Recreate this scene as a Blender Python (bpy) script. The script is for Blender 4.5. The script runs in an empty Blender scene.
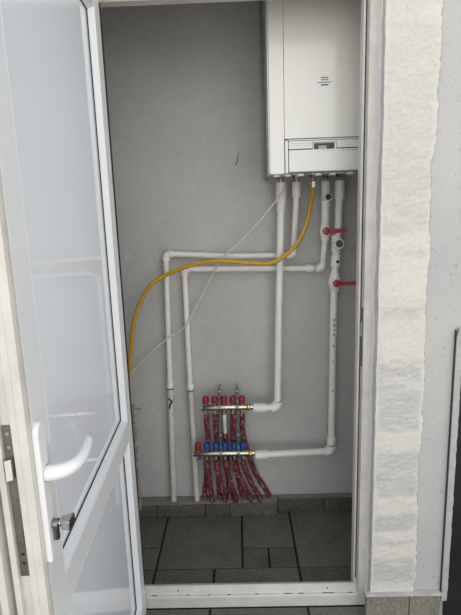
import bpy, bmesh, math, random
from mathutils import Vector, Matrix
random.seed(7)
SC = bpy.context.scene
COL = SC.collection
PI = math.pi

# ------------------------------------------------------------------ materials
def lin(h):
    h = h.lstrip('#')
    c = [int(h[i:i+2], 16)/255 for i in (0, 2, 4)]
    return tuple((x/12.92 if x <= .04045 else ((x+.055)/1.055)**2.4) for x in c) + (1,)

def base_mat(name):
    m = bpy.data.materials.new(name); m.use_nodes = True
    nt = m.node_tree
    return m, nt, nt.nodes['Principled BSDF']

def N(nt, typ, **kw):
    n = nt.nodes.new(typ)
    for k, v in kw.items():
        if k in n.inputs: n.inputs[k].default_value = v
        else: setattr(n, k, v)
    return n

def coords(nt, scale=(1, 1, 1)):
    tc = N(nt, 'ShaderNodeTexCoord'); mp = N(nt, 'ShaderNodeMapping')
    mp.inputs['Scale'].default_value = scale
    nt.links.new(tc.outputs['Object'], mp.inputs['Vector'])
    return mp.outputs['Vector']

def ramp(nt, fac, stops):
    r = N(nt, 'ShaderNodeValToRGB')
    el = r.color_ramp.elements
    while len(el) < len(stops): el.new(.5)
    for e, (p, c) in zip(el, stops): e.position = p; e.color = c
    nt.links.new(fac, r.inputs['Fac'])
    return r.outputs['Color']

def mix(nt, fac, a, b, mode='MIX'):
    m = N(nt, 'ShaderNodeMix', data_type='RGBA', blend_type=mode)
    for sock, v in ((m.inputs[0], fac), (m.inputs[6], a), (m.inputs[7], b)):
        if hasattr(v, 'links'): nt.links.new(v, sock)
        else: sock.default_value = v
    return m.outputs[2]

def noise(nt, vec, scale, detail=4, rough=.6):
    n = N(nt, 'ShaderNodeTexNoise', Scale=scale, Detail=detail, Roughness=rough)
    nt.links.new(vec, n.inputs['Vector'])
    return n.outputs['Fac']

def bump(nt, b, height, strength, dist):
    n = N(nt, 'ShaderNodeBump', Strength=strength, Distance=dist)
    nt.links.new(height, n.inputs['Height'])
    nt.links.new(n.outputs['Normal'], b.inputs['Normal'])

def plain(name, col, rough=.5, metal=0., var=.06, vscale=12, bmp=0., bscale=60, spec=.5):
    m, nt, b = base_mat(name)
    v = coords(nt)
    c = lin(col)
    dk = tuple(x*(1-2*var) for x in c[:3]) + (1,)
    f = noise(nt, v, vscale)
    nt.links.new(ramp(nt, f, [(.3, dk), (.62, c)]), b.inputs['Base Color'])
    b.inputs['Roughness'].default_value = rough; b.inputs['Metallic'].default_value = metal
    b.inputs['Specular IOR Level'].default_value = spec
    if bmp: bump(nt, b, noise(nt, v, bscale), bmp, .002)
    return m

M = {}
M['pvc'] = plain('white_pvc', '#eaebeb', .28, var=.02, vscale=5)
M['pvc_aged_warmlit'] = plain('weathered_and_warmlit_pvc', '#d8d3ca', .42, var=.075, vscale=16, bmp=.1)  # frame weathering, shared by the leaf edge as painted warm light
M['panel'] = plain('glossy_white_panel', '#eef2f7', .04, var=.005, vscale=2, spec=.95)
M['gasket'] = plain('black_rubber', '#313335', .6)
M['handle'] = plain('white_lacquer', '#eeeeec', .25, var=.01)
M['dull_steel'] = plain('dull_steel', '#74756c', .45, .7, var=.15, vscale=60)
M['chrome'] = plain('chrome', '#c4c4c2', .1, 1., var=.05)
M['dark_chrome'] = plain('dark_chrome', '#8b8b8b', .12, 1., var=.05)
M['nickel'] = plain('nickel_plate', '#c9c0b0', .24, 1., var=.06, vscale=40)
M['brass'] = plain('brass', '#cfa457', .3, 1., var=.08, vscale=40)
M['zinc'] = plain('zinc_bracket', '#a8aaa6', .35, .8, var=.1, vscale=60)
M['boiler'] = plain('boiler_enamel', '#e9e7df', .13, var=.01, vscale=3, spec=.55)
M['boiler_plastic'] = plain('boiler_plastic', '#e6e6e2', .25, var=.01, vscale=3)
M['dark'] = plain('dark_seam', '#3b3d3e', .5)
M['display'] = plain('display_glass', '#2c3537', .35, var=.1, vscale=60)
M['grey_print'] = plain('grey_print', '#3f4447', .5)
M['teal_print'] = plain('teal_print', '#3e8f97', .5)
M['ppr'] = plain('white_polypropylene', '#f0eee9', .38, var=.03, vscale=15)
M['ppr_dirty'] = plain('dusty_polypropylene', '#dad7cf', .5, var=.08, vscale=25)
M['red'] = plain('red_plastic', '#951d2c', .35, var=.05)
M['redlever'] = plain('red_lever', '#b0404b', .4, var=.08, vscale=40)
M['blue'] = plain('blue_plastic', '#1b4c97', .35, var=.05)
M['yellow'] = plain('yellow_sleeve', '#d0a01c', .34, var=.07, vscale=40)
M['cord'] = plain('pale_cord', '#e0dccd', .6, var=.1, vscale=60)
M['mortar'] = plain('grey_mortar', '#c2c1bc', .9, var=.12, vscale=30, bmp=.6, bscale=140)
M['grout'] = plain('dark_grout', '#23221f', .95, var=.1, vscale=60)
M['darkdoor'] = plain('dark_brown_metal', '#2a2526', .3, var=.15, vscale=8)
M['stripgrey'] = plain('grey_strip', '#b4b6b1', .6, var=.08, vscale=40)

def plaster_grey():
    m, nt, b = base_mat('grey_cement_plaster')
    v = coords(nt)
    big = noise(nt, v, 2.2, 3)
    c1 = ramp(nt, big, [(.3, lin('#b9b8b5')), (.7, lin('#c6c4bf'))])
    fine = noise(nt, v, 150, 4, .75)
    sp = ramp(nt, fine, [(.33, (.55, .55, .55, 1)), (.45, (1, 1, 1, 1))])
    c2 = mix(nt, .5, c1, sp, 'MULTIPLY')
    med = noise(nt, v, 26, 5, .7)
    c3 = mix(nt, .25, c2, ramp(nt, med, [(.35, (.7, .7, .7, 1)), (.65, (1.0, 1.0, 1.0, 1))]), 'MULTIPLY')
    nt.links.new(c3, b.inputs['Base Color'])
    b.inputs['Roughness'].default_value = .85
    bump(nt, b, fine, .35, .002)
    return m
M['plaster'] = plaster_grey()

def plaster_out():
    m, nt, b = base_mat('pale_outdoor_render')
    v = coords(nt)
    big = noise(nt, v, 3, 4)
    c1 = ramp(nt, big, [(.3, lin('#b3b3b1')), (.7, lin('#bfbdb7'))])
    fl = noise(nt, coords(nt, (1, 1, .6)), 120, 3, .6)
    c2 = mix(nt, .5, c1, ramp(nt, fl, [(.30, (.5, .5, .5, 1)), (.38, (1, 1, 1, 1))]), 'MULTIPLY')
    nt.links.new(c2, b.inputs['Base Color'])
    b.inputs['Roughness'].default_value = .75
    bump(nt, b, noise(nt, v, 150, 3), .4, .002)
    return m
M['render'] = plaster_out()

def cream_coat():
    m, nt, b = base_mat('cream_trowelled_coat')
    def math_(op, a, bb, c=None):
        n = N(nt, 'ShaderNodeMath', operation=op)
        for k, v in enumerate((a, bb, c)):
            if v is None: continue
            if hasattr(v, 'links'): nt.links.new(v, n.inputs[k])
            else: n.inputs[k].default_value = v
        return n.outputs[0]
    sp = N(nt, 'ShaderNodeSeparateXYZ'); nt.links.new(coords(nt), sp.inputs[0])
    # the coat was trowelled on in courses: where it is thin the grey cement shows through
    wob = noise(nt, coords(nt, (7, 1, 9)), 1., 5, .6)
    zz = math_('MULTIPLY_ADD', wob, .07, math_('SUBTRACT', sp.outputs['Z'], .035))
    zn = math_('DIVIDE', zz, 2.5)
    courses = [(.152, .262, .85), (.303, .332, .8), (.362, .446, .9), (.498, .668, .9), (.735, .978, .85), (1.115, 1.165, .55), (1.305, 1.340, .6), (1.375, 1.500, .6), (1.590, 1.665, .75), (1.760, 1.955, .55)]
    st = [(0, (0, 0, 0, 1))]
    for z0, z1, v in courses:
        st += [(z0/2.5, (0, 0, 0, 1)), ((z0+.012)/2.5, (v, v, v, 1)), ((z1-.012)/2.5, (v, v, v, 1))]
        if len(st) < 31: st.append((z1/2.5, (0, 0, 0, 1)))
    band = ramp(nt, zn, st[:31] + [(1., (0, 0, 0, 1))])
    dx = math_('ABSOLUTE', math_('SUBTRACT', sp.outputs['X'], .515), 0)
    dx = math_('MULTIPLY_ADD', noise(nt, coords(nt, (30, 1, 12)), 1., 4, .6), .04, dx)
    side = ramp(nt, dx, [(.082, (1, 1, 1, 1)), (.096, (0, 0, 0, 1))])
    n1 = noise(nt, coords(nt, (5, 1, 16)), 1.6, 5, .6)
    patch = ramp(nt, n1, [(.36, (.25, .25, .25, 1)), (.48, (1, 1, 1, 1))])
    msk = mix(nt, 1., mix(nt, 1., band, side, 'MULTIPLY'), patch, 'MULTIPLY')
    streak = noise(nt, coords(nt, (30, 1, 150)), 1.2, 2)
    c_grey = mix(nt, .6, lin('#b9b8b3'), ramp(nt, streak, [(.35, lin('#adaca8')), (.65, lin('#cbc9c3'))]))
    cream = mix(nt, noise(nt, coords(nt, (9, 1, 20)), 1., 4), lin('#dcd8cf'), lin('#cbc6bb'))
    col = mix(nt, msk, cream, c_grey)
    fine = noise(nt, coords(nt, (1, 1, 1)), 90, 4, .7)
    col = mix(nt, .45, col, ramp(nt, fine, [(.32, (.76, .74, .70, 1)), (.5, (1, 1, 1, 1))]), 'MULTIPLY')
    nt.links.new(col, b.inputs['Base Color'])
    b.inputs['Roughness'].default_value = .9
    bump(nt, b, fine, .5, .002)
    return m
M['cream'] = cream_coat()

def slate(name, a, bcol, vein):
    m, nt, b = base_mat(name)
    v = coords(nt)
    info = N(nt, 'ShaderNodeNewGeometry')
    n1 = noise(nt, v, 7, 6, .7)
    col = ramp(nt, n1, [(.3, lin(a)), (.7, lin(bcol))])
    rnd = ramp(nt, info.outputs['Random Per Island'], [(0, (.78, .78, .76, 1)), (1, (1.12, 1.1, 1.04, 1))])
    col = mix(nt, 1., col, rnd, 'MULTIPLY')
    vn = noise(nt, coords(nt, (1, 3.2, 1)), 6.5, 7, .75)
    col = mix(nt, ramp(nt, vn, [(.60, (0, 0, 0, 1)), (.72, (.4, .4, .4, 1))]), col, lin(vein))
    fine = noise(nt, v, 85, 5, .75)
    col = mix(nt, .5, col, ramp(nt, fine, [(.36, (.35, .35, .35, 1)), (.5, (1, 1, 1, 1)), (.64, (1.6, 1.58, 1.5, 1))]), 'MULTIPLY')
    nt.links.new(col, b.inputs['Base Color'])
    b.inputs['Roughness'].default_value = .7
    bump(nt, b, n1, .35, .004)
    return m
M['slate'] = slate('dark_slate', '#5a5b53', '#737269', '#928f82')
M['skirtstone'] = slate('skirting_slate', '#53524b', '#6a6860', '#8a867c')
M['stone_out'] = slate('sandy_slate', '#77736a', '#8f8a7f', '#a39d92')
M['paving'] = slate('outdoor_slate', '#62605a', '#78756d', '#918d83')
M['cement'] = plain('rough_cement', '#7b7b76', .9, var=.14, vscale=40, bmp=.6, bscale=120)
M['reveal'] = plain('painted_reveal', '#d2d1cd', .85, var=.08, vscale=30, bmp=.4, bscale=140)
M['filler'] = plain('crumbled_filler_and_shade', '#8d8270', .9, var=.25, vscale=60, bmp=.6)
M['gasket_grey'] = plain('dusty_grey_rubber', '#6d6e6a', .7, var=.15, vscale=30)
M['skirt_light'] = slate('light_skirting_slate', '#605d53', '#7c776a', '#979184')
M['white_paint'] = plain('white_wall_paint', '#f2f1ee', .7, var=.03, vscale=30, bmp=.2)
M['chassis_shade'] = plain('shaded_chassis_grey', '#a2a3a1', .5, var=.05)  # boiler's white sides greyed to stand in for closet shade
M['ceiling'] = plain('pale_ceiling', '#e2e2de', .9)  # unseen ceiling kept pale to bounce fill light into the closet

def maroon():
    m, nt, b = base_mat('maroon_foam_sleeve')
    v = coords(nt)
    f = noise(nt, v, 75, 4, .7)
    c = ramp(nt, f, [(.34, lin('#45161c')), (.48, lin('#742a34')), (.57, lin('#833e47')), (.63, lin('#c6aaa8'))])
    nt.links.new(c, b.inputs['Base Color']); b.inputs['Roughness'].default_value = .5
    bump(nt, b, f, .6, .003)
    return m
M['maroon'] = maroon()

M['dark_plug'] = plain('dark_plug', '#4b4c4a', .45, .3, var=.2, vscale=90)
M['grey_plug'] = plain('grey_plug', '#6f716b', .45, .3, var=.2, vscale=90)
M['strap'] = plain('strap_steel', '#989a97', .3, .85, var=.25, vscale=70)

# ------------------------------------------------------------------ mesh helpers
def obj(name, bm, mat, parent=None, smooth=False, bevel=0., mats=None):
    bmesh.ops.recalc_face_normals(bm, faces=bm.faces[:])
    me = bpy.data.meshes.new(name); bm.to_mesh(me); bm.free()
    for mm in (mats or [mat]): me.materials.append(M[mm])
    if smooth:
        for p in me.polygons: p.use_smooth = True
        me.set_sharp_from_angle(angle=math.radians(42))
    o = bpy.data.objects.new(name, me); COL.objects.link(o)
    if parent is not None: o.parent = parent
    if bevel:
        bv = o.modifiers.new('bevel', 'BEVEL'); bv.width = bevel; bv.segments = 2; bv.limit_method = 'ANGLE'
        bv.angle_limit = math.radians(35)
    return o

def local(parent, o):
    """parts are modelled in world space under a thing whose empty is moved: keep them where they are"""
    if o.parent is parent: o.matrix_parent_inverse = Matrix.Translation(-parent.location)
    return o

def thing(name, label, cat, loc, group=None, kind=None):
    o = bpy.data.objects.new(name, None); COL.objects.link(o); o.location = loc
    o.empty_display_size = .05
    return tag(o, label, cat, group, kind)

def tag(o, label=None, cat=None, group=None, kind=None):
    if label: o['label'] = label
    if cat: o['category'] = cat
    if group: o['group'] = group
    if kind: o['kind'] = kind
    return o

def box(bm, x0, x1, y0, y1, z0, z1, mi=0):
    vs = [bm.verts.new((x, y, z)) for x in (x0, x1) for y in (y0, y1) for z in (z0, z1)]
    for f in ((0, 1, 3, 2), (4, 6, 7, 5), (0, 4, 5, 1), (2, 3, 7, 6), (0, 2, 6, 4), (1, 5, 7, 3)):
        bm.faces.new([vs[i] for i in f]).material_index = mi
    return bm

def B(*a):
    return box(bmesh.new(), *a)

def prism(bm, pts, axis, a, b, mi=0):
    """closed 2D outline swept along an axis; axis x: pts=(y,z)  axis y: pts=(x,z)  axis z: pts=(x,y)"""
    def at(p, t):
        return {'x': (t, p[0], p[1]), 'y': (p[0], t, p[1]), 'z': (p[0], p[1], t)}[axis]
    v0 = [bm.verts.new(at(p, a)) for p in pts]; v1 = [bm.verts.new(at(p, b)) for p in pts]
    n = len(pts)
    bm.faces.new(v0).material_index = mi; bm.faces.new(v1[::-1]).material_index = mi
    for i in range(n):
        bm.faces.new((v0[i], v0[(i+1) % n], v1[(i+1) % n], v1[i])).material_index = mi
    return bm

def tube(bm, pts, r, seg=14, sx=1., mi=0):
    pts = [Vector(p) for p in pts]
    n = len(pts); rs = r if isinstance(r, (list, tuple)) else [r]*n
    tang = []
    for i in range(n):
        t = Vector((0, 0, 0))
        if i > 0: t += (pts[i]-pts[i-1]).normalized()
        if i < n-1: t += (pts[i+1]-pts[i]).normalized()
        if t.length < 1e-6: t = Vector((0, 0, 1))
        tang.append(t.normalized())
    up = Vector((0, 0, 1)) if abs(tang[0].z) < .9 else Vector((0, 1, 0))
    u = tang[0].cross(up).normalized()
    rings = []
    for i in range(n):
        t = tang[i]
        u = (u - t*u.dot(t)).normalized(); w = t.cross(u)
        rings.append([bm.verts.new(pts[i] + (u*math.cos(2*PI*k/seg)*sx + w*math.sin(2*PI*k/seg))*rs[i]) for k in range(seg)])
    for a, b in zip(rings, rings[1:]):
        for k in range(seg):
            bm.faces.new((a[k], a[(k+1) % seg], b[(k+1) % seg], b[k])).material_index = mi
    bm.faces.new(rings[0][::-1]).material_index = mi; bm.faces.new(rings[-1]).material_index = mi
    return bm

def T(pts, r, seg=14, sx=1.):
    return tube(bmesh.new(), pts, r, seg, sx)

def lathe(bm, p, d, prof, seg=16, mi=0):
    """prof = [(distance along d, radius)]"""
    p = Vector(p); d = Vector(d).normalized()
    up = Vector((0, 0, 1)) if abs(d.z) < .9 else Vector((0, 1, 0))
    u = d.cross(up).normalized(); w = d.cross(u)
    rings = [[bm.verts.new(p + d*s + (u*math.cos(2*PI*k/seg) + w*math.sin(2*PI*k/seg))*r) for k in range(seg)] for s, r in prof]
    for a, b in zip(rings, rings[1:]):
        for k in range(seg):
            bm.faces.new((a[k], a[(k+1) % seg], b[(k+1) % seg], b[k])).material_index = mi
    bm.faces.new(rings[0][::-1]).material_index = mi; bm.faces.new(rings[-1]).material_index = mi
    return bm

def L(p, d, prof, seg=16):
    return lathe(bmesh.new(), p, d, prof, seg)

def curve(pts, n=6):
    """Catmull-Rom through pts"""
    P = [Vector(p) for p in pts]; P = [P[0]*2-P[1]] + P + [P[-1]*2-P[-2]]
    out = []
    for i in range(1, len(P)-2):
        a, b, c, d = P[i-1:i+3]
        for k in range(n):
            t = k/n
            out.append(.5*((2*b) + (c-a)*t + (2*a-5*b+4*c-d)*t*t + (3*b-a-3*c+d)*t**3))
    out.append(P[-2]); return out

# ------------------------------------------------------------------ the setting
WY = 2.11            # closet back wall
def structure(o, label, cat):
    return tag(o, label, cat, kind='structure')

# back wall of the closet, with its scratch and a small chalk triangle
bm = B(-.68, .80, WY, WY+.12, 0, 2.45)
def flat_poly(bm, pts, y, mi, t=.0012):
    prism(bm, pts, 'y', y-t, y+.001, mi)
flat_poly(bm, [(.016, 1.735), (.010, 1.713), (.0125, 1.705), (.004, 1.690), (-.001, 1.680), (-.002, 1.684), (.003, 1.698), (.009, 1.706), (.006, 1.714), (.013, 1.733)], WY, 1)
for a, b in (((-.520, 1.292), (-.503, 1.309)), ((-.503, 1.309), (-.494, 1.286)), ((-.494, 1.286), (-.520, 1.292))):
    tube(bm, [(a[0], WY, a[1]), (b[0], WY, b[1])], .0012, 6, mi=2)
structure(obj('wall_back', bm, None, mats=['plaster', 'dark', 'cord']), 'grey cement plaster wall at the back of the closet behind the pipes', 'wall')
structure(obj('wall_left', B(-.80, -.68, 1.62, WY+.12, 0, 2.45), 'plaster'), 'grey side wall of the closet hidden behind the open door', 'wall')
structure(obj('wall_right', B(.80, .92, 1.62, WY+.12, 0, 2.45), 'plaster'), 'grey side wall of the closet beyond the white boiler', 'wall')
structure(obj('ceiling', B(-.80, .92, 1.62, WY+.12, 2.45, 2.55), 'ceiling'), 'pale ceiling of the closet above the boiler', 'ceiling')

# stone floor: separate slabs with dark joints, inside the closet and outside
def tiles(bm, rects, g=.0035, z=0., t=.018, mi=0):
    for x0, x1, y0, y1 in rects:
        a, b, c, d = x0+g*1.4, x1-g*1.4, y0+g*.9, y1-g*.9
        k = .0015
        vb = [bm.verts.new(p) for p in ((a, c, z-t), (b, c, z-t), (b, d, z-t), (a, d, z-t))]
        vm = [bm.verts.new(p) for p in ((a, c, z-k), (b, c, z-k), (b, d, z-k), (a, d, z-k))]
        vt = [bm.verts.new(p) for p in ((a+k, c+k, z), (b-k, c+k, z), (b-k, d-k, z), (a+k, d-k, z))]
        for lo, hi in ((vb, vm), (vm, vt)):
            for i in range(4): bm.faces.new((lo[i], lo[(i+1) % 4], hi[(i+1) % 4], hi[i])).material_index = mi
        bm.faces.new(vt).material_index = mi
bm = bmesh.new()
tiles(bm, [(-.67, -.39, 1.845, 2.07), (-.67, -.39, 1.715, 1.845), (-.39, -.022, 1.715, 2.07),
           (-.022, .215, 1.838, 2.09), (-.022, .094, 1.715, 1.838), (.094, .215, 1.715, 1.838), (.215, .60, 1.715, 2.10), (.60, .79, 1.715, 2.10),
           (-.67, -.39, 1.58, 1.715), (-.39, -.141, 1.58, 1.715), (-.141, .215, 1.58, 1.715), (.215, .50, 1.58, 1.715), (.50, .79, 1.58, 1.715)])
box(bm, -.68, .80, 1.575, WY, -.03, -.005, 1)
structure(obj('floor', bm, None, mats=['slate', 'grout']), 'dark grey slate paving of mixed slab sizes inside the closet', 'floor')

bm = bmesh.new()
rects = []
ys = [1.512, 1.21, .90, .55, .20, -.2, -.6, -1.0]
for j, (y1, y0) in enumerate(zip(ys, ys[1:])):
    xs = [-2.6, -2.1, -1.5, -1.1, -.61, -.148, .222, .62, 1.05, 1.5, 2.1, 2.6] if j % 2 == 0 else [-2.6, -1.9, -1.3, -.85, -.4, .05, .45, .9, 1.35, 1.8, 2.6]
    for x0, x1 in zip(xs, xs[1:]): rects.append((x0, x1, y0, y1))
tiles(bm, rects)
box(bm, -2.6, 2.6, -1.0, 1.5749, -.03, -.004, 1)
structure(obj('floor_outside', bm, None, mats=['paving', 'grout']), 'slate paving outside in front of the door threshold', 'paving')

# stone skirting along the closet back wall
bm = bmesh.new()
def skirt(x0, x1, y0, z1, mi=0):
    box(bm, x0+.002, x1-.002, y0, WY-.0005, 0, z1-.001, mi)
for x0, x1 in ((-.67, -.444), (-.444, -.202), (-.202, -.08)): skirt(x0, x1, 2.066, .064)
skirt(-.08, .157, 2.064, .068, 1)
box(bm, -.67, .79, 2.095, WY-.001, 0, .06, 3)
for x0, x1 in ((.158, .390), (.390, .79)): skirt(x0, x1, 2.088, .074)
prism(bm, [(2.068, .0643), (2.075, .078), (WY-.001, .088), (WY-.001, .0643)], 'x', -.67, .156, 2)
prism(bm, [(2.091, .0735), (2.098, .081), (WY-.001, .086), (WY-.001, .0735)], 'x', .157, .79, 2)
structure(obj('baseboard_back', bm, None, bevel=.002, mats=['skirtstone', 'skirt_light', 'cement', 'grout']), 'slate skirting with a cement ledge along the closet back wall', 'skirting')

# outer wall: pieces around the opening; left and top, unseen, added to block light
FY = 1.452
bm = bmesh.new()
prism(bm, [(-3., FY), (-.455, FY), (-.455, 1.62), (-3., 1.62)], 'z', 0, 2.9)
structure(obj('wall_front_left', bm, 'render'), 'pale rendered outer wall hidden behind the open door', 'wall')
structure(obj('wall_front_top', B(-.455, .437, FY, 1.62, 2.19, 2.9), 'render'), 'unseen pale rendered outer wall above the door frame', 'wall')
bm = bmesh.new()
box(bm, .4375, 3., FY, 1.62, 0, 2.9, 0)
# white paint with a ragged front edge on the inner half of the reveal
zs = [i*.012 for i in range(5, 181)]
edge = []
x = .0
for z in zs:
    x = .85*x + random.uniform(-.0042, .0042)
    edge.append(1.483 + x + .005*math.sin(z*5.3) + .003*math.sin(z*17))
f0 = [bm.verts.new((.4358, e, z)) for e, z in zip(edge, zs)]
f1 = [bm.verts.new((.4340, 1.5135, z)) for z in zs]
f2 = [bm.verts.new((.4366, e-.0006, z)) for e, z in zip(edge, zs)]
f3 = [bm.verts.new((.4375, 1.5148, z)) for z in zs]
for i in range(len(zs)-1):
    for p, q in ((f0, f1), (f2, f0), (f1, f3)):
        bm.faces.new((p[i], q[i], q[i+1], p[i+1])).material_index = 1
# cement face of the reveal
box(bm, .4365, .4385, FY+.003, 1.513, .06, 2.19, 3)
# the cream coat, a trowelled layer with a ragged right edge
nz = 230
zr = [.122 + (2.75-.122)*i/nz for i in range(nz+1)]
rag = []; dr = 0; lf = []; dl = 0
for z in zr:
    dr = .80*dr + random.uniform(-.0034, .0034); dl = .7*dl + random.uniform(-.0009, .0009)
    rag.append(.593 + dr + .002*math.sin(z*7+1)); lf.append(.4365 + dl)
nx = 8
grid = []
for z, l, r in zip(zr, lf, rag):
    row = [bm.verts.new((l, FY+.002, z))]
    for i in range(nx+1):
        xx = l + .001 + (r-l-.002)*i/nz*nz/nx
        row.append(bm.verts.new((xx, FY-.010 + random.uniform(-.0009, .0009) + (.0015 if i in (0, nx) else 0), z)))
    row.append(bm.verts.new((r+.0006, FY+.0005, z)))
    grid.append(row)
crack_shade = []  # dark strip draws in the shade along the coat's ragged edge
for z, r in zip(zr, rag):
    w_ = max(.0004, .0014 + random.uniform(-.0016, .0016))
    crack_shade.append((bm.verts.new((r-.003, FY-.0030, z)), bm.verts.new((r+w_, FY-.0030, z)), bm.verts.new((r+w_+.0012, FY+.0005, z))))
for p, q in zip(crack_shade, crack_shade[1:]):
    bm.faces.new((p[0], p[1], q[1], q[0])).material_index = 4
    bm.faces.new((p[1], p[2], q[2], q[1])).material_index = 4
for a, b in zip(grid, grid[1:]):
    for i in range(nx+2):
        bm.faces.new((a[i], a[i+1], b[i+1], b[i])).material_index = 2
structure(obj('wall_front_right', bm, None, mats=['render', 'white_paint', 'cream', 'reveal', 'filler']), 'pale rendered outer wall right of the door with a cream trowelled strip', 'wall')

bm = bmesh.new()
for x0, x1 in ((.421, .5725), (.5755, .684), (.79, 1.3)):
    box(bm, x0, x1, 1.436, FY-.0005, 0, .112, 0)
box(bm, .424, .684, 1.441, FY-.0005, 0, .111, 1)
prism(bm, [(.4175, .112), (.686, .112), (.686, .119), (.55, .1215), (.4175, .121)], 'y', 1.430, FY-.0003, 2)
structure(obj('baseboard_right', bm, None, bevel=.0012, mats=['stone_out', 'grout', 'mortar']), 'stone skirting under the cream strip right of the door', 'skirting')

# ------------------------------------------------------------------ door frame
fr = thing('trim_1', 'weathered white plastic door frame with a low threshold', 'door frame', (0, 1.55, 0), kind='structure')
def fpart(name, bm, mat='pvc_aged_warmlit', bevel=.0012, parent=fr, **k):
    o = obj(name, bm, mat, parent, bevel=bevel, **k)
    return local(fr, o)
bm = bmesh.new()
prism(bm, [(.412, 1.515), (.412, 1.549), (.4035, 1.5505), (.402, 1.553), (.402, 1.586), (.405, 1.590), (.46, 1.590), (.46, 1.515)], 'z', .0, 2.19)
jr = fpart('jamb', bm)
fpart('seal', B(.4085, .412, 1.5475, 1.5503, .09, 2.115), 'gasket', 0)
bm = bmesh.new()
prism(bm, [(-.416, 1.515), (-.416, 1.586), (-.46, 1.590), (-.46, 1.515)], 'z', .0, 2.19)
fpart('jamb', bm)
fpart('seal', B(-.4158, -.3985, 1.552, 1.556, .072, 2.111), 'gasket', 0)
bm = bmesh.new()
prism(bm, [(1.515, 2.122), (1.549, 2.122), (1.5505, 2.113), (1.586, 2.113), (1.590, 2.116), (1.590, 2.19), (1.515, 2.19)], 'x', -.4155, .4015)
fpart('head', bm)
bm = bmesh.new()
prism(bm, [(1.5145, .0), (1.5145, .043), (1.516, .047), (1.519, .049), (1.524, .0495), (1.526, .0525), (1.545, .066), (1.549, .068), (1.555, .0665), (1.557, .052), (1.570, .050), (1.572, .0525), (1.584, .045), (1.590, .037), (1.590, 0)], 'x', -.4155, .4115)
th = fpart('threshold', bm)
local(fr, obj('seal', B(-.415, .402, 1.5575, 1.5705, .0485, .0530), 'gasket_grey', th))
bm = bmesh.new()
xx = -.37
while xx < .40:
    ln = random.uniform(.006, .05)
    box(bm, xx, min(xx+ln, .41), 1.5195, 1.5238, .0490, .0501); xx += ln + random.uniform(.01, .13)
local(fr, obj('groove_dirt', bm, 'filler', th))
for xx in (-.27, .30):
    bm = L((xx, 1.535, .0588), (0, -.58, .81), [(-.002, .003), (.0007, .003)], 10)
    local(fr, obj('screw', bm, 'dark', th))
bm = B(.4095, .4125, 1.522, 1.5465, .94, 1.145)
sp = fpart('strike_plate', bm, 'dull_steel', .0008)
local(fr, obj('latch_slot', B(.4086, .4098, 1.526, 1.541, 1.045, 1.095), 'chrome', sp))
# crumbled filler along the lower left jamb
fz = [.80 - i*.0115 for i in range(38)]
fp_ = [(-.4045 + random.uniform(-.003, .003), 1.579 + random.uniform(-.002, .002), z) for z in fz]
bm = T(fp_, [.0085 + random.uniform(-.003, .003) for _ in fz], 8)
tube(bm, [(-.402, 1.582, .778), (-.390, 1.584, .785), (-.381, 1.585, .779), (-.373, 1.586, .783)], [.005, .004, .0035, .002], 7)
fpart('filler', bm, 'filler', 0)

# ------------------------------------------------------------------ the open door leaf
A = math.radians(3.2)
door = thing('door_1', 'open white plastic door with two glossy panels, seen from its inner side', 'door', (-.385, 1.5, 0), kind='structure')
door.rotation_euler = (0, 0, -(PI/2 - A))
W = .832
# hinge stile, rails, free stile (local x along the leaf, y towards the viewer, z up)
bm = bmesh.new()
box(bm, .022, .086, -.065, 0, .02, 2.125)
box(bm, .0862, .7468, -.065, 0, .02, .096)
box(bm, .0862, .7468, -.065, 0, .743, .806)
box(bm, .0862, .7468, -.065, 0, 2.049, 2.125)
box(bm, .747, .812, -.065, 0, .02, 2.125)
obj('leaf_frame', bm, 'pvc', door, bevel=.0012)
bm = bmesh.new()
prism(bm, [(.8122, 0), (.8235, 0), (W, -.0015), (W, -.0145), (W-.002, -.016), (W-.002, -.0265), (W-.012, -.0275), (W-.012, -.0445), (W-.003, -.0455), (W-.003, -.0555),
           (W-.024, -.056), (W-.024, -.0625), (W+.008, -.063), (W+.008, -.075), (.790, -.075), (.790, -.0652), (.8122, -.0652)], 'z', .02, 2.125)
obj('edge_profile', bm, 'pvc_aged_warmlit', door, bevel=.0008)  # beige tone stands in for warm daylight on the white edge
obj('gap_shade', B(W-.0235, W-.0215, -.0622, -.0562, .03, 2.12), 'gasket', door)  # dark strip stands in for shade inside the open edge gap
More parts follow.
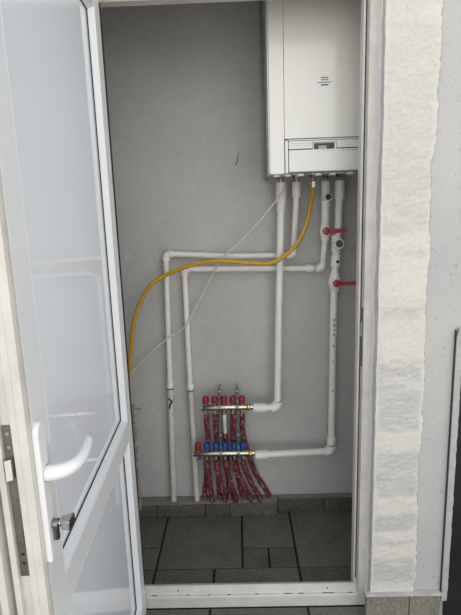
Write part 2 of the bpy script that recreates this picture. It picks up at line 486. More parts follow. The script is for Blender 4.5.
def bead_set(x0, x1, z0, z1, w=.022, dp=.018):
    c = [(x0, z0), (x1, z0), (x1, z1), (x0, z1)]
    ci = [(x0+w, z0+w), (x1-w, z0+w), (x1-w, z1-w), (x0+w, z1-w)]
    cm = [(x0+.005, z0+.005), (x1-.005, z0+.005), (x1-.005, z1-.005), (x0+.005, z1-.005)]
    for i in range(4):
        j = (i+1) % 4
        bm = bmesh.new()
        ring = []
        for P, Y in ((c, -.0015), (cm, -.0005), (ci, -dp+.001), (ci, -dp-.004), (c, -dp-.004)):
            ring.append((bm.verts.new((P[i][0], Y, P[i][1])), bm.verts.new((P[j][0], Y, P[j][1]))))
        for k in range(5):
            a, b = ring[k], ring[(k+1) % 5]
            bm.faces.new((a[0], a[1], b[1], b[0]))
        bm.faces.new([r[0] for r in ring]); bm.faces.new([r[1] for r in ring][::-1])
        obj('glazing_bead', bm, 'pvc', door)
    bm = bmesh.new()
    g = .0018
    gi = [(x0+w, z0+w), (x1-w, z0+w), (x1-w, z1-w), (x0+w, z1-w)]
    for a, b in ((0, 1), (1, 2), (2, 3), (3, 0)):
        xa, xb = sorted((gi[a][0], gi[b][0])); za, zb = sorted((gi[a][1], gi[b][1]))
        sx = g if xa == xb else 0; sz = g if za == zb else 0
        sgx = 1 if xa == x0+w else -1; sgz = 1 if za == z0+w else -1
        box(bm, *(sorted((xa, xa+sgx*g)) if sx else (xa, xb)), -dp-.001, -dp+.002, *(sorted((za, za+sgz*g)) if sz else (za, zb)))
    obj('gasket', bm, 'gasket', door)
    return obj('door_panel', B(x0+.004, x1-.004, -.046, -dp-.0015, z0+.004, z1-.004), 'panel', door)
bead_set(.086, .747, .806, 2.049, .0175)
bead_set(.086, .747, .096, .743, .0175)

# lock plate on the free edge
lk = obj('lock_plate', B(W-.0118, W-.0095, -.0438, -.0282, .87, 1.142), 'dull_steel', door, bevel=.0006)
bm = bmesh.new()
prism(bm, [(W-.0096, -.0415), (W+.004, -.0405), (W-.0005, -.031), (W-.0096, -.030)], 'z', 1.052, 1.088)
obj('latch', bm, 'chrome', lk, bevel=.0008)
obj('deadbolt', B(W-.0097, W-.0085, -.0415, -.031, .925, .968), 'dull_steel', lk, bevel=.0005)
for z in (1.128, 1.105, 1.012, .895, .912):
    obj('screw', L((W-.0097, -.036, z), (1, 0, 0), [(0, .0033), (.0008, .003)], 10), 'dark_chrome', lk)

# handle plate, lever, key cylinder
bm = bmesh.new()
hx0, hx1, hz0, hz1 = .789, .8205, .890, 1.138
out = [(hx0, hz0), (hx1, hz0), (hx1, hz1-.015), (hx1-.005, hz1-.005), (hx1-.012, hz1), (hx0+.012, hz1), (hx0+.005, hz1-.005), (hx0, hz1-.015)]
prism(bm, out, 'y', -.0005, .0105)
hp = obj('handle_plate', bm, 'handle', door, bevel=.003)
obj('screw', L((.804, .0085, hz0+.010), (0, 1, 0), [(0, .003), (.0012, .0025)], 10), 'dark', hp)
path = curve([(.803, .006, 1.046), (.803, .026, 1.047), (.799, .042, 1.049), (.785, .0535, 1.050), (.763, .0585, 1.051), (.738, .0590, 1.052), (.712, .0560, 1.053), (.696, .0525, 1.053)], 5)
n = len(path)
obj('lever', T(path, [(.0135 - .0072*(i/(n-1))**1.2) for i in range(n)][:-1] + [.0035], 18), 'handle', hp, smooth=True)
obj('collar', L((.803, .0085, 1.046), (0, 1, 0), [(0, .0148), (.002, .0148)], 22), 'gasket', hp)
bm = bmesh.new()
lathe(bm, (.802, .008, .952), (0, 1, 0), [(0, .0085), (.012, .0085), (.013, .008)], 20)
prism(bm, [(.798, .922), (.806, .922), (.806, .950), (.798, .950)], 'y', .008, .0195)
cy = obj('lock_cylinder', bm, 'dark_chrome', hp, bevel=.001)
bm = bmesh.new()
lathe(bm, (.802, .0205, .953), (0, 1, 0), [(0, .006), (.005, .0055)], 16)
prism(bm, [(.797, .0245), (.808, .0245), (.818, .044), (.787, .044)], 'z', .9445, .9625)
obj('thumb_turn', bm, 'chrome', cy, bevel=.002)

# ------------------------------------------------------------------ wall-hung boiler
BX0, BX1, BF, BZ = .1225, .570, 1.760, 1.610
KB = 1.035  # boiler front enlarged about the camera to suit its changed depth, anchored at its corner
def bx(x): return BX0 + (x-.1165)*KB      # widths and heights on the boiler front
def bz(z): return BZ + (z-1.605)*KB
boi = thing('boiler', 'white wall-hung gas boiler with a control flap, high on the closet wall', 'boiler', (.33, WY, BZ))
def bpart(name, bm, mat, parent=boi, **k):
    return local(boi, obj(name, bm, mat, parent, **k))
ZT = 2.38
bpart('chassis', B(BX0+.004, BX1-.004, BF+.105, WY-.0005, BZ+.030, ZT-.01), 'chassis_shade', bevel=.003)
for x in (BX0+.004, BX1-.008):
    bpart('chassis_skirt', B(x, x+.004, BF+.105, WY-.0005, BZ, BZ+.0299), 'chassis_shade')
bpart('mounting_flange', B(BX0-.0095, BX0+.0038, WY-.012, WY-.0005, BZ+.004, ZT-.02), 'chassis_shade')
bpart('casing', B(BX0-.0015, BX1, BF+.0125, BF+.1045, BZ, ZT), 'boiler', bevel=.003)
bpart('side_trim', B(BX0+.0035, bx(.1705), BF, BF+.0122, BZ-.002, ZT), 'boiler', bevel=.0015)
fp = bpart('front_panel', B(bx(.1714), BX1-.002, BF-.002, BF+.0122, bz(1.7205), ZT), 'boiler', bevel=.0015)
# emblem: two short grey bars, a long teal line, one dark bar
ey = BF-.0028
bpart('emblem_bar', B(bx(.2975), bx(.3215), ey, BF-.0015, bz(1.9135), bz(1.9165)), 'grey_print', fp)
bpart('emblem_bar', B(bx(.2975), bx(.3225), ey, BF-.0015, bz(1.9065), bz(1.909)), 'grey_print', fp)
bpart('emblem_line', B(bx(.2845), bx(.3335), ey-.0004, BF-.0015, bz(1.8985), bz(1.9010)), 'teal_print', fp)
bpart('emblem_bar', B(bx(.2970), bx(.3225), ey, BF-.0015, bz(1.8895), bz(1.8935)), 'grey_print', fp)
# recess behind the control flap reads as the dark outline
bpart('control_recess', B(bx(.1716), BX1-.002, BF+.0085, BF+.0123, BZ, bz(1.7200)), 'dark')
def rounded(x0, x1, z0, z1, r, corners):
    pts = []
    for cx, cz, a0, on in ((x1-r, z1-r, 0, corners[0]), (x0+r, z1-r, PI/2, corners[1]), (x0+r, z0+r, PI, corners[2]), (x1-r, z0+r, 3*PI/2, corners[3])):
        if on:
            for k in range(6): pts.append((cx+r*math.cos(a0+k*PI/10), cz+r*math.sin(a0+k*PI/10)))
        else:
            pts.append((cx + (r if a0 in (0, 3*PI/2) else -r), cz + (r if a0 in (0, PI/2) else -r)))
    return pts
bm = bmesh.new(); prism(bm, rounded(bx(.1737), bx(.1835), BZ, bz(1.7175), .004, (0, 1, 0, 0)), 'y', BF+.001, BF+.0084)
prism(bm, [(bx(.1737), bz(1.7145)), (BX1-.003, bz(1.7145)), (BX1-.003, bz(1.7178)), (bx(.1785), bz(1.7178))], 'y', BF+.001, BF+.0084)
bpart('control_surround', bm, 'boiler_plastic')
bm = bmesh.new()
prism(bm, rounded(bx(.1855), bx(.268), bz(1.6855), bz(1.7118), .006, (0, 1, 0, 0)), 'y', BF-.004, BF+.0084)
box(bm, bx(.353), BX1-.003, BF-.004, BF+.0084, bz(1.6855), bz(1.7118))
box(bm, bx(.268), bx(.353), BF-.004, BF+.0084, bz(1.7055), bz(1.7118))
cs = bpart('control_fascia', bm, 'boiler_plastic', bevel=.001)
for z in (bz(1.7035), bz(1.6955)):
    bpart('groove', B(bx(.1895), bx(.2655), BF-.0046, BF-.0035, z-.0006, z+.0006), 'stripgrey', cs)
fl = bpart('control_flap', B(bx(.1855), BX1-.003, BF-.006, BF+.0084, BZ+.002, bz(1.6825)), 'boiler_plastic', bevel=.004)
bpart('display_bezel', B(bx(.2695), bx(.3515), BF+.0015, BF+.0084, bz(1.6775), bz(1.7048)), 'boiler_plastic')
di = bpart('display', B(bx(.274), bx(.345), BF-.0005, BF+.0014, bz(1.6805), bz(1.7025)), 'display')
bpart('display_readout', B(bx(.290), bx(.318), BF-.0012, BF-.0004, bz(1.6825), bz(1.6940)), 'stripgrey', di)
bpart('knob', L((bx(.337), BF-.0005, bz(1.690)), (0, -1, 0), [(0, .004), (.004, .0038)], 14), 'grey_print', di)
bm = bmesh.new()
for x0, x1 in ((bx(.372), bx(.377)), (bx(.379), bx(.3805)), (bx(.385), bx(.391)), (bx(.3945), bx(.3975)), (bx(.404), bx(.411)), (bx(.415), bx(.421)), (bx(.424), bx(.426))):
    box(bm, x0, x1, BF-.0066, BF-.0055, bz(1.6750), bz(1.6772))
bpart('printed_marking', bm, 'grey_print', fl)
bm = bmesh.new()
for x0, x1 in ((bx(.300), bx(.312)), (bx(.316), bx(.331)), (bx(.334), bx(.341))): box(bm, x0, x1, BF-.0066, BF-.0055, bz(1.6752), bz(1.6764))
bpart('printed_marking', bm, 'stripgrey', fl)
bpart('base_plate', B(BX0+.010, BX1-.010, BF+.106, WY-.002, BZ+.024, BZ+.0295), 'zinc')
for x in (.140, .182, .232, .296, .350, .415):
    bpart('clip', B(x, x+.022, BF+.030, BF+.060, BZ-.009, BZ-.0005), 'boiler_plastic', bevel=.002)
# boiler outlets: hex nuts and stubs under the base plate
OUT = [(.189, 2.02), (.2555, 2.03), (.321, 2.0), (.3785, 2.03), (.439, 2.03)]
for i, (x, y) in enumerate(OUT):
    mt = 'nickel'
    nut = bpart('outlet_nut', L((x, y, BZ+.0235), (0, 0, -1), [(0, .013), (.006, .016), (.020, .016), (.023, .012)], 6), mt)
    bpart('outlet_stub', L((x, y, BZ+.0005), (0, 0, -1), [(0, .0095), (.0125, .0095)], 14), mt, nut)

# ------------------------------------------------------------------ plumbing
class Run:
    """one plumbing run: an empty with pipe lengths, elbows, sockets as parts"""
    def __init__(s, name, label, loc, group=None):
        s.root = thing(name, label, 'pipe', loc, group)
    def part(s, name, bm, mat, parent=None, smooth=True, **k):
        return local(s.root, obj(name, bm, mat, parent or s.root, smooth=smooth, **k))
    def pipe(s, pts, r, mat='ppr'): return s.part('pipe_length', T(pts, r, 18), mat)
    def elbow(s, c, a, b, r, mat='ppr', l=.030):
        c = Vector(c); a = (Vector(a)-c).normalized(); b = (Vector(b)-c).normalized()
        R = r*1.32; k = r*1.3
        arc = [c + a*k*(1-t)**2 + b*k*t**2 for t in [i/8 for i in range(9)]]
        pts = [c+a*l, c+a*(l-.001)] + arc + [c+b*(l-.001), c+b*l]
        rs = [R*.93, R] + [R*.97]*9 + [R, R*.93]
        bm = T(pts, rs, 20)
        lathe(bm, c+a*l, -a, [(0, R*1.0), (.001, R*1.07), (.011, R*1.07), (.012, R)], 20)
        lathe(bm, c+b*l, -b, [(0, R*1.0), (.001, R*1.07), (.011, R*1.07), (.012, R)], 20)
        return s.part('elbow', bm, mat)
    def socket(s, p, q, r, mat='ppr', name='socket'):
        p = Vector(p); q = Vector(q); h = (q-p).length
        return s.part(name, L(p, q-p, [(0, r*.93), (.0015, r), (h-.0015, r), (h, r*.93)], 20), mat)
    def valve(s, c, lx, r, bar):
        c = Vector(c)
        v = s.part('ball_valve', L(c+Vector((0, 0, .042)), (0, 0, -1), [(0, r*1.25), (.002, r*1.36), (.016, r*1.36), (.022, r*1.6), (.036, r*1.75), (.050, r*1.75), (.062, r*1.6), (.068, r*1.36), (.082, r*1.36), (.084, r*1.25)], 22), 'ppr')
        s.part('valve_neck', L(c, (0, -1, 0), [(0, r*1.1), (r*1.75+.010, r*1.05)], 18), 'ppr', v)
        y = c.y-r*1.75-.010
        bm = L((c.x, y+.001, c.z), (0, -1, 0), [(0, .0155), (.003, .0165), (.010, .016), (.013, .012)], 22)
        prism(bm, [(c.x+.006, c.z-.0095), (c.x+.05, c.z-.0085), (c.x+lx-.004, c.z-.0085), (c.x+lx, c.z-.004), (c.x+lx, c.z+.004), (c.x+lx-.004, c.z+.0080), (c.x+.05, c.z+.008), (c.x+.006, c.z+.0095)], 'y', y-.0055, y-.001)
        lv = s.part('lever', bm, 'redlever', v)
        s.part('lever_screw', L((c.x, y-.0115, c.z), (0, -1, 0), [(0, .006), (.003, .0055)], 6), 'dull_steel' if bar else 'red', lv, smooth=False)
        return v
    def strainer(s, c, r, rp, mat='dull_steel'):
        """Y strainer: the pipe body with a round plug looking out at the viewer"""
        c = Vector(c)
        v = s.part('strainer', L(c+Vector((0, 0, .038)), (0, 0, -1), [(0, r*1.25), (.002, r*1.35), (.074, r*1.35), (.076, r*1.25)], 22), 'ppr')
        d = Vector((.12, -1, .08)).normalized()
        s.part('strainer_neck', L(c, d, [(0, rp*.95), (.022, rp), (.036, rp), (.0375, rp*.93)], 24), 'ppr', v)
        bm = L(c+d*.0373, d, [(0, rp*.72), (.003, rp*.70)], 24)
        box(bm, c.x+d.x*.04-rp*.5, c.x+d.x*.04+rp*.5, c.y-.0425, c.y-.040, c.z+d.z*.04-.0015, c.z+d.z*.04+.0015)
        s.part('strainer_plug', bm, mat, v)
        return v

RA, RB = .0158, .0128  # pipe, hose, cord and manifold positions back-projected from image pixels onto assumed depths
# heating flow: boiler straight down to the upper manifold
a = Run('heating_pipe', 'thick white pipe straight down from the boiler to the upper manifold', (.16, 2.02, .60))
a.socket((.189, 2.02, 1.597), (.1885, 2.02, 1.512), RA*1.38)
a.socket((.1885, 2.02, 1.512), (.188, 2.02, 1.478), RA*1.2)
a.pipe([(.188, 2.02, 1.49), (.174, 2.018, 1.093), (.160, 2.01, .625)], RA)
a.elbow((.160, 2.008, .593), (.161, 2.008, .65), (.10, 2.004, .594), RA)
a.pipe([(.133, 2.006, .594), (.095, 2.003, .595)], RA)
a.socket((.106, 2.003, .5945), (.062, 2.001, .597), RA*1.32)
un = a.part('union_nut', L((.065, 2.001, .597), (-1, 0, .05), [(0, .017), (.004, .0215), (.016, .0215), (.020, .018)], 8), 'ppr', smooth=False)

# second boiler outlet: along the wall and down on the far left
b = Run('water_pipe', 'upper of the two thin white pipes crossing the wall, dropping furthest left', (-.35, 2.08, .1), 'thin white pipes across the wall')
b.socket((.2555, 2.03, 1.597), (.255, 2.03, 1.535), RB*1.5)
b.pipe([(.255, 2.03, 1.55), (.250, 2.04, 1.43), (.246, 2.072, 1.318)], RB)
b.elbow((.246, 2.078, 1.285), (.2462, 2.072, 1.33), (.20, 2.078, 1.2855), RB)
b.pipe([(.225, 2.078, 1.2852), (-.038, 2.078, 1.289), (-.305, 2.078, 1.307)], RB)
b.elbow((-.325, 2.078, 1.307), (-.28, 2.078, 1.306), (-.326, 2.078, 1.26), RB)
b.pipe([(-.326, 2.078, 1.29), (-.342, 2.078, .705), (-.343, 2.078, .675)], RB)
b.socket((-.3413, 2.078, .706), (-.3425, 2.078, .672), RB*1.32)
b.part('pipe_ring', L((-.3425, 2.078, .676), (0, 0, -1), [(0, RB*1.34), (.006, RB*1.34)], 18), 'dull_steel')
b.pipe([(-.3425, 2.078, .675), (-.350, 2.079, .40), (-.359, 2.080, .083)], RB*1.08, 'ppr_dirty')
b.part('wrapped_tape', T([(-.352, 2.0655, .628), (-.336, 2.064, .612), (-.345, 2.063, .596), (-.350, 2.062, .577)], .0045, 8), 'gasket')

# fourth outlet: strainer, valve, along the wall and down beside the manifolds
d = Run('water_pipe', 'lower of the two thin white pipes crossing the wall, with strainer and red valve', (-.24, 2.08, .1), 'thin white pipes across the wall')
d.socket((.3785, 2.03, 1.597), (.379, 2.03, 1.562), RB*1.45)
d.pipe([(.379, 2.03, 1.57), (.3775, 2.03, 1.40), (.3770, 2.036, 1.345), (.3755, 2.070, 1.245)], RB)
d.strainer((.379, 2.03, 1.526), RB*1.08, .0175, 'dark_plug')
d.socket((.3785, 2.03, 1.488), (.378, 2.03, 1.428), RB*1.36)
d.valve((.377, 2.032, 1.388), .086, RB, True)
d.elbow((.374, 2.078, 1.219), (.3755, 2.070, 1.27), (.32, 2.078, 1.2225), RB)
d.socket((.335, 2.078, 1.2222), (.300, 2.078, 1.2228), RB*1.38)
d.pipe([(.34, 2.078, 1.2222), (.05, 2.078, 1.229), (-.222, 2.078, 1.236)], RB)
d.elbow((-.246, 2.078, 1.236), (-.20, 2.078, 1.236), (-.246, 2.078, 1.19), RB)
d.pipe([(-.246, 2.078, 1.21), (-.247, 2.078, .70), (-.245, 2.078, .66)], RB)
d.socket((-.247, 2.078, .692), (-.2455, 2.078, .660), RB*1.32)
d.part('pipe_ring', L((-.2455, 2.078, .664), (0, 0, -1), [(0, RB*1.34), (.006, RB*1.34)], 18), 'dull_steel')
d.pipe([(-.2455, 2.078, .665), (-.244, 2.079, .40), (-.243, 2.080, .083)], RB*1.08, 'ppr_dirty')
bm = bmesh.new()
xx = .045
while xx < .135:
    wv = random.choice((.003, .005, .004)); zc = 1.229 - (xx-.05)*.0242
    box(bm, xx, xx+wv, 2.0645, 2.0655, zc-.003, zc+.0035); xx += wv + random.choice((.0025, .004, .0025))
d.part('printed_marking', bm, 'strap', smooth=False)

# fifth outlet: down the right side to the lower manifold
e = Run('heating_pipe', 'white pipe on the right with a large strainer and lower red valve', (.41, 2.03, .36))
e.socket((.439, 2.03, 1.597), (.438, 2.03, 1.520), RA*1.36)
e.pipe([(.438, 2.03, 1.54), (.433, 2.03, 1.36)], RA)
e.strainer((.4265, 2.03, 1.330), RA, .0225, 'grey_plug')
e.pipe([(.428, 2.03, 1.32), (.421, 2.03, 1.20)], RA)
e.socket((.4265, 2.03, 1.282), (.4235, 2.03, 1.232), RA*1.32)
e.part('drain_plug', L((.428, 2.012, 1.255), (.4, -1, 0), [(0, .007), (.006, .0065)], 14), 'dull_steel')
e.valve((.421, 2.03, 1.163), .092, RA, False)
e.pipe([(.419, 2.03, 1.17), (.4145, 2.03, .80), (.412, 2.03, .395)], RA)
e.socket((.4125, 2.03, .43), (.412, 2.03, .392), RA*1.30)
e.elbow((.4115, 2.03, .355), (.412, 2.03, .40), (.36, 2.03, .3555), RA)
e.pipe([(.385, 2.03, .3553), (.24, 2.018, .358), (.083, 2.003, .361)], RA)
e.socket((.108, 2.005, .3605), (.066, 2.001, .3615), RA*1.32)
e.part('union_nut', L((.069, 2.001, .3615), (-1, 0, .03), [(0, .017), (.004, .0215), (.016, .0215), (.020, .018)], 8), 'ppr', smooth=False)
for z0, z1 in ((.99, 1.002), (.965, .98), (.945, .952), (.92, .935), (.87, .882), (.80, .806), (.66, .667)):
    zc = (z0+z1)/2
    e.part('printed_marking', B(.4145+(zc-.8)*.012-.0022, .4145+(zc-.8)*.012+.0022, 2.0132, 2.0145, z0, z1), 'grey_print', smooth=False)

# ------------------------------------------------------------------ gas hose and thin cord
gh = thing('gas_hose', 'yellow gas hose arching from the boiler across the pipes to the left', 'hose', (.321, 2.0, 1.57))
pts = [(.321, 2.0, 1.575), (.3195, 1.995, 1.54), (.310, 1.985, 1.508), (.290, 1.972, 1.427), (.257, 1.962, 1.354), (.204, 1.960, 1.299), (.135, 1.962, 1.263), (.040, 1.970, 1.266), (-.073, 1.982, 1.277),
       (-.176, 1.995, 1.269), (-.282, 2.005, 1.236), (-.350, 2.012, 1.205), (-.393, 2.016, 1.173), (-.435, 2.020, 1.114), (-.473, 2.025, 1.032), (-.496, 2.03, .930), (-.514, 2.035, .815), (-.530, 2.04, .73), (-.555, 2.05, .64), (-.59, 2.05, .56)]
path = curve(pts, 6)
split = int(len(path)*.56)
local(gh, obj('smooth_sleeve', T(path[:split], .0088, 16), 'yellow', gh, smooth=True))
fine = curve(path[split-1:], 7)
local(gh, obj('ribbed_sleeve', T(fine, [.0094 + .0008*math.sin(i*1.6) for i in range(len(fine))], 14), 'yellow', gh, smooth=True))
local(gh, obj('end_nut', L((.321, 2.0, 1.597), (0, 0, -1), [(0, .010), (.002, .0135), (.012, .0135), (.020, .0115), (.026, .0115)], 6), 'nickel', gh))

cpts = [(.2090, 1.990, 1.572), (.197, 1.983, 1.560), (.166, 1.988, 1.523), (.078, 2.008, 1.422), (-.009, 2.02, 1.340), (-.074, 2.035, 1.281), (-.130, 2.054, 1.19), (-.169, 2.056, 1.121), (-.231, 2.055, 1.009), (-.262, 2.055, .969),
        (-.343, 2.055, .917), (-.433, 2.06, .847), (-.512, 2.07, .767), (-.56, 2.08, .71), (-.60, 2.09, .67)]
tag(obj('thin_cord', T(curve(cpts, 6), .0034, 8), 'cord', smooth=True), 'thin pale cord slanting down the wall from the thick pipe behind the hose', 'cord')

# ------------------------------------------------------------------ the two manifolds
MY = 2.0
def manifold(name, label, x0, x1, z, caps, slope):
    t = thing(name, label, 'manifold', (x0, MY, z))
    def zz(x): return z + slope*(x-x0)
    def part(n, bm, m, parent=t, smooth=True):
        return local(t, obj(n, bm, m, parent, smooth=smooth))
    dv = Vector((1, 0, slope))
    part('bar', L((x0, MY, z), dv, [(0, .0105), (.0015, .0135), (.010, .0135), (.012, .0145), (x1-x0-.004, .0145), (x1-x0, .013)], 22), 'nickel')
    part('brass_end', L((x1, MY, zz(x1)), dv, [(0, .0155), (.004, .0175), (.012, .0175), (.016, .013)], 8), 'brass', smooth=False)
    part('end_nipple', L((x1+.016, MY, zz(x1)), dv, [(0, .0135), (.010, .0135)], 16), 'chrome')
    for x, mt, has in caps:
        zc = zz(x)
        c = part('valve_cap' if mt == 'blue' or len(caps) == 6 else 'flow_cap', L((x, MY, zc+.0215), (0, 0, 1), [(0, .0125), (.002, .0150), (.020, .0152), (.028, .0135), (.033, .009), (.0345, .004)], 12), mt)
        part('cap_stem', L((x, MY, zc+.0125), (0, 0, 1), [(0, .0095), (.0095, .0095)], 12), 'nickel', c)
        part('outlet', L((x, MY, zc-.012), (0, 0, -1), [(0, .0085), (.006, .0085), (.007, .0118), (.016, .0118), (.017, .009)] + ([(.021, .009)] if has else [(.019, .006)]), 6), 'nickel', smooth=False)
    return t
UX = [-.171, -.1285, -.087, -.0455, -.0045]
LX = [-.2165, -.175, -.132, -.0895, -.047, -.0050]
manifold('pipe_manifold', 'upper metal manifold with five red caps', -.193, .018, .604, [(x, 'red', True) for x in UX], -.008)
manifold('pipe_manifold', 'lower metal manifold with one red and five blue caps', -.241, .021, .376, [(LX[0], 'red', False)] + [(x, 'blue', True) for x in LX[1:]], -.012)
# perforated hanger straps carrying both bars
def strap(x_top, x_bot, label):
    t = thing('manifold_bracket', label, 'bracket', ((x_top+x_bot)/2, WY, .34), 'brackets of the manifolds')
    def xa(z): return x_top + (x_bot-x_top)*(.695-z)/(.695-.33)
    def part(n, bm, m, parent=t, smooth=False):
        return local(t, obj(n, bm, m, parent, smooth=smooth, bevel=.0008))
    # rail stands off the wall behind the bars on two feet
    bm = bmesh.new()
    w = .0075
    prism(bm, [(xa(.692)-w, .692), (xa(.692)+w, .692), (xa(.335)+w, .335), (xa(.335)-w, .335)], 'y', MY+.0165, MY+.0200)
    rail = part('rail', bm, 'strap')
    for z in (.672, .505, .40):
        part('wall_foot', B(xa(z)-.004, xa(z)+.004, MY+.0201, WY-.001, z-.003, z+.003), 'zinc')
    for zc in (.6025, .3745):
        cx = xa(zc)
        bm = bmesh.new()
        R = .0168
        arc = [(MY+.0165, zc+R+.001)] + [(MY-R*math.sin(k*PI/10), zc+R*math.cos(k*PI/10)) for k in range(11)] + [(MY+.0165, zc-R-.001)]
        inn = [(MY+.0165, zc+R-.0015)] + [(MY-(R-.0018)*math.sin(k*PI/10), zc+(R-.0018)*math.cos(k*PI/10)) for k in range(11)] + [(MY+.0165, zc-R+.0015)]
        for i in range(len(arc)-1):
            q = [arc[i], arc[i+1], inn[i+1], inn[i]]
            prism(bm, q, 'x', cx-.0085, cx+.0085)
        clamp = part('clamp', bm, 'strap')
        part('clamp_screw', L((cx, MY-.0165, zc), (0, -1, 0), [(0, .0035), (.002, .003)], 10), 'dark', clamp)
    for z in (.684, .660, .560, .535, .470, .425):
        part('slot', L((xa(z), MY+.0168, z), (0, -1, 0), [(0, .0034), (.0006, .0034)], 10), 'dark', rail)
    part('top_screw', L((xa(.672), MY+.0165, .672), (0, -1, 0), [(0, .0065), (.003, .006), (.005, .003)], 6), 'chrome', rail)
    part('top_screw', L((xa(.455), MY+.0165, .455), (0, -1, 0), [(0, .0070), (.003, .006), (.006, .003)], 6), 'chrome', rail)
strap(-.108, -.1095, 'left one of two zinc brackets carrying the manifolds')
strap(-.0255, -.0275, 'right one of two zinc brackets carrying the manifolds')

# maroon sleeved heating loops: each from its outlet down into the cement ledge
ordinal = ['first', 'second', 'third', 'fourth', 'fifth']
def loop(pts, r, label, group, white=None):
    t = thing('heating_loop_pipe', label, 'pipe', pts[0], group)
    path = curve(pts, 7)
    if white:
        k = white
        local(t, obj('bare_pipe', T(path[:k+1], .0085, 12), 'ppr', t, smooth=True)); path = path[k:]
        rr = r
    n = len(path)
    rs = [r*(1+.07*math.sin(i*1.7+pts[0][0]*90)+.04*random.uniform(-1, 1)) for i in range(n)]
    local(t, obj('sleeve', T(path, rs, 14), 'maroon', t, smooth=True))
zu = .604-.034
UB = [-.204, -.132, -.080, -.022, .106]      # where the upper loops meet the ledge
for i, x in enumerate(UX):
    xb = UB[i]
    mid = [(x, MY+.004, zu-.03), (x-.001, MY+.030, zu-.085), (x + (.0 if i < 4 else .006), MY+.050, .42), (x+(xb-x)*.12 + (.012 if i == 4 else 0) - (.010 if i == 0 else 0) - (.004 if i == 1 else 0), MY+.056, .335), (x+(xb-x)*.55, MY+.084, .21)]
    if i == 3: mid = [(p[0]-(.0055 if k in (1, 2) else .002), p[1], p[2]) for k, p in enumerate(mid)]
    pts = [(x, MY, zu)] + mid + [(xb, 2.0965, .115), (xb+(.010 if i > 2 else .001), 2.096, .084)]
    lab = '%s maroon sleeved pipe from the left below the upper manifold' % ordinal[i]
    if i == 2: lab = 'maroon pipe with a bare white upper length below the upper manifold'
    loop(pts, .0125, lab, 'maroon pipes of the upper manifold', 17 if i == 2 else None)
LB = [-.166, -.105, -.052, .018, .063]
for i, x in enumerate(LX[1:]):
    zl = .376-.036-(x+.241)*.012
    xb = LB[i]
    pts = [(x, MY, zl), (x, MY+.004, zl-.03), (x+(xb-x)*.25, MY+.022, .25), (x+(xb-x)*.62, MY+.036, .18), (xb, 2.062, .115), (xb+.008*(i > 2)+.002, 2.071, .079)]
    loop(pts, .0130, '%s maroon sleeved pipe from the left below the blue caps' % ordinal[i], 'maroon pipes of the lower manifold')

# ------------------------------------------------------------------ dark low panel at the right
dp = thing('dark_panel', 'dark brown metal panel with a grey edge strip at the right of the wall', 'panel', (.9, 1.43, 0))
local(dp, obj('panel_sheet', B(.700, 1.35, 1.4400, 1.4505, .015, 1.085), 'darkdoor', dp, bevel=.004))
bm = bmesh.new()
zz = [.085 + i*(1.088-.085)/60 for i in range(61)]
va = []
for i, z in enumerate(zz):
    xr = .7085 + random.uniform(-.0012, .0012) - (.002 if i < 3 else 0)
    x0 = .6885 if i < 59 else .6885+.004*(i-58)
    va.append([bm.verts.new(p) for p in ((x0, FY-.002, z), (x0, 1.4385, z), (xr, 1.4378, z), (xr, FY-.002, z))])
for p, q in zip(va, va[1:]):
    for k in range(4): bm.faces.new((p[k], p[(k+1) % 4], q[(k+1) % 4], q[k]))
bm.faces.new(va[0]); bm.faces.new(va[-1][::-1])
local(dp, obj('edge_strip', bm, 'stripgrey', dp))
local(dp, obj('gap_shade', B(.6862, .6883, 1.443, FY-.0005, .09, 1.08), 'gasket', dp))  # dark strip painted in as the shadow between wall and edge strip

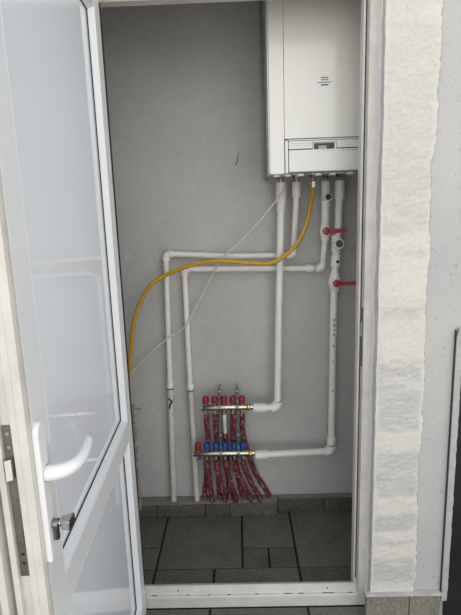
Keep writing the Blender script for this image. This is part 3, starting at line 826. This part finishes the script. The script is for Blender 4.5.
# ------------------------------------------------------------------ daylight
w = bpy.data.worlds.new('sky'); SC.world = w; w.use_nodes = True
nt = w.node_tree; bg = nt.nodes['Background']
tc = N(nt, 'ShaderNodeTexCoord'); sep = N(nt, 'ShaderNodeSeparateXYZ')
nt.links.new(tc.outputs['Generated'], sep.inputs[0])
mp = N(nt, 'ShaderNodeMapRange'); mp.inputs['From Min'].default_value = -1; mp.inputs['From Max'].default_value = 1
nt.links.new(sep.outputs['Z'], mp.inputs['Value'])
c = ramp(nt, mp.outputs['Result'], [(.0, (.60, .58, .55, 1)), (.49, (1.0, .97, .92, 1)), (.52, (.85, .86, .87, 1)), (.65, (.78, .80, .84, 1)), (1., (.60, .70, .86, 1))])
# hazy bright part of the sky, behind and above the viewer
gd = Vector((.16, -.97, .10)).normalized()
dt = N(nt, 'ShaderNodeVectorMath', operation='DOT_PRODUCT'); dt.inputs[1].default_value = gd
nt.links.new(tc.outputs['Generated'], dt.inputs[0])
g = ramp(nt, dt.outputs['Value'], [(.15, (0, 0, 0, 1)), (.75, (.42, .41, .39, 1)), (.955, (.62, .61, .585, 1)), (.985, (1.0, .99, .96, 1))])
s2 = mix(nt, 1., c, g, 'ADD')
nt.links.new(s2, bg.inputs['Color']); bg.inputs['Strength'].default_value = 1.0

# ------------------------------------------------------------------ camera
F, ROLL, PITCH, YAW = 462., math.radians(1.94), math.atan(462/2427.), math.radians(1.2)
fw = Vector((0, math.cos(PITCH), -math.sin(PITCH))); ul = Vector((0, math.sin(PITCH), math.cos(PITCH))); rl = Vector((1, 0, 0))
Z = Matrix.Rotation(YAW, 3, 'Z'); fw, ul, rl = Z @ fw, Z @ ul, Z @ rl
Rt = rl*math.cos(ROLL) - ul*math.sin(ROLL); Up = rl*math.sin(ROLL) + ul*math.cos(ROLL)
cam = bpy.data.cameras.new('camera'); co = bpy.data.objects.new('camera', cam); COL.objects.link(co)
m3 = Matrix((Rt, Up, -fw)).transposed()
co.matrix_world = Matrix.Translation((0, 0, 1.45)) @ m3.to_4x4()
cam.sensor_fit = 'VERTICAL'; cam.sensor_height = 24; cam.lens = F/615*24; cam.clip_start = .05
SC.camera = co
vs = SC.view_settings
vs.view_transform = 'Standard'; vs.look = 'None'; vs.gamma = 1; vs.exposure = .24; vs.use_curve_mapping = False
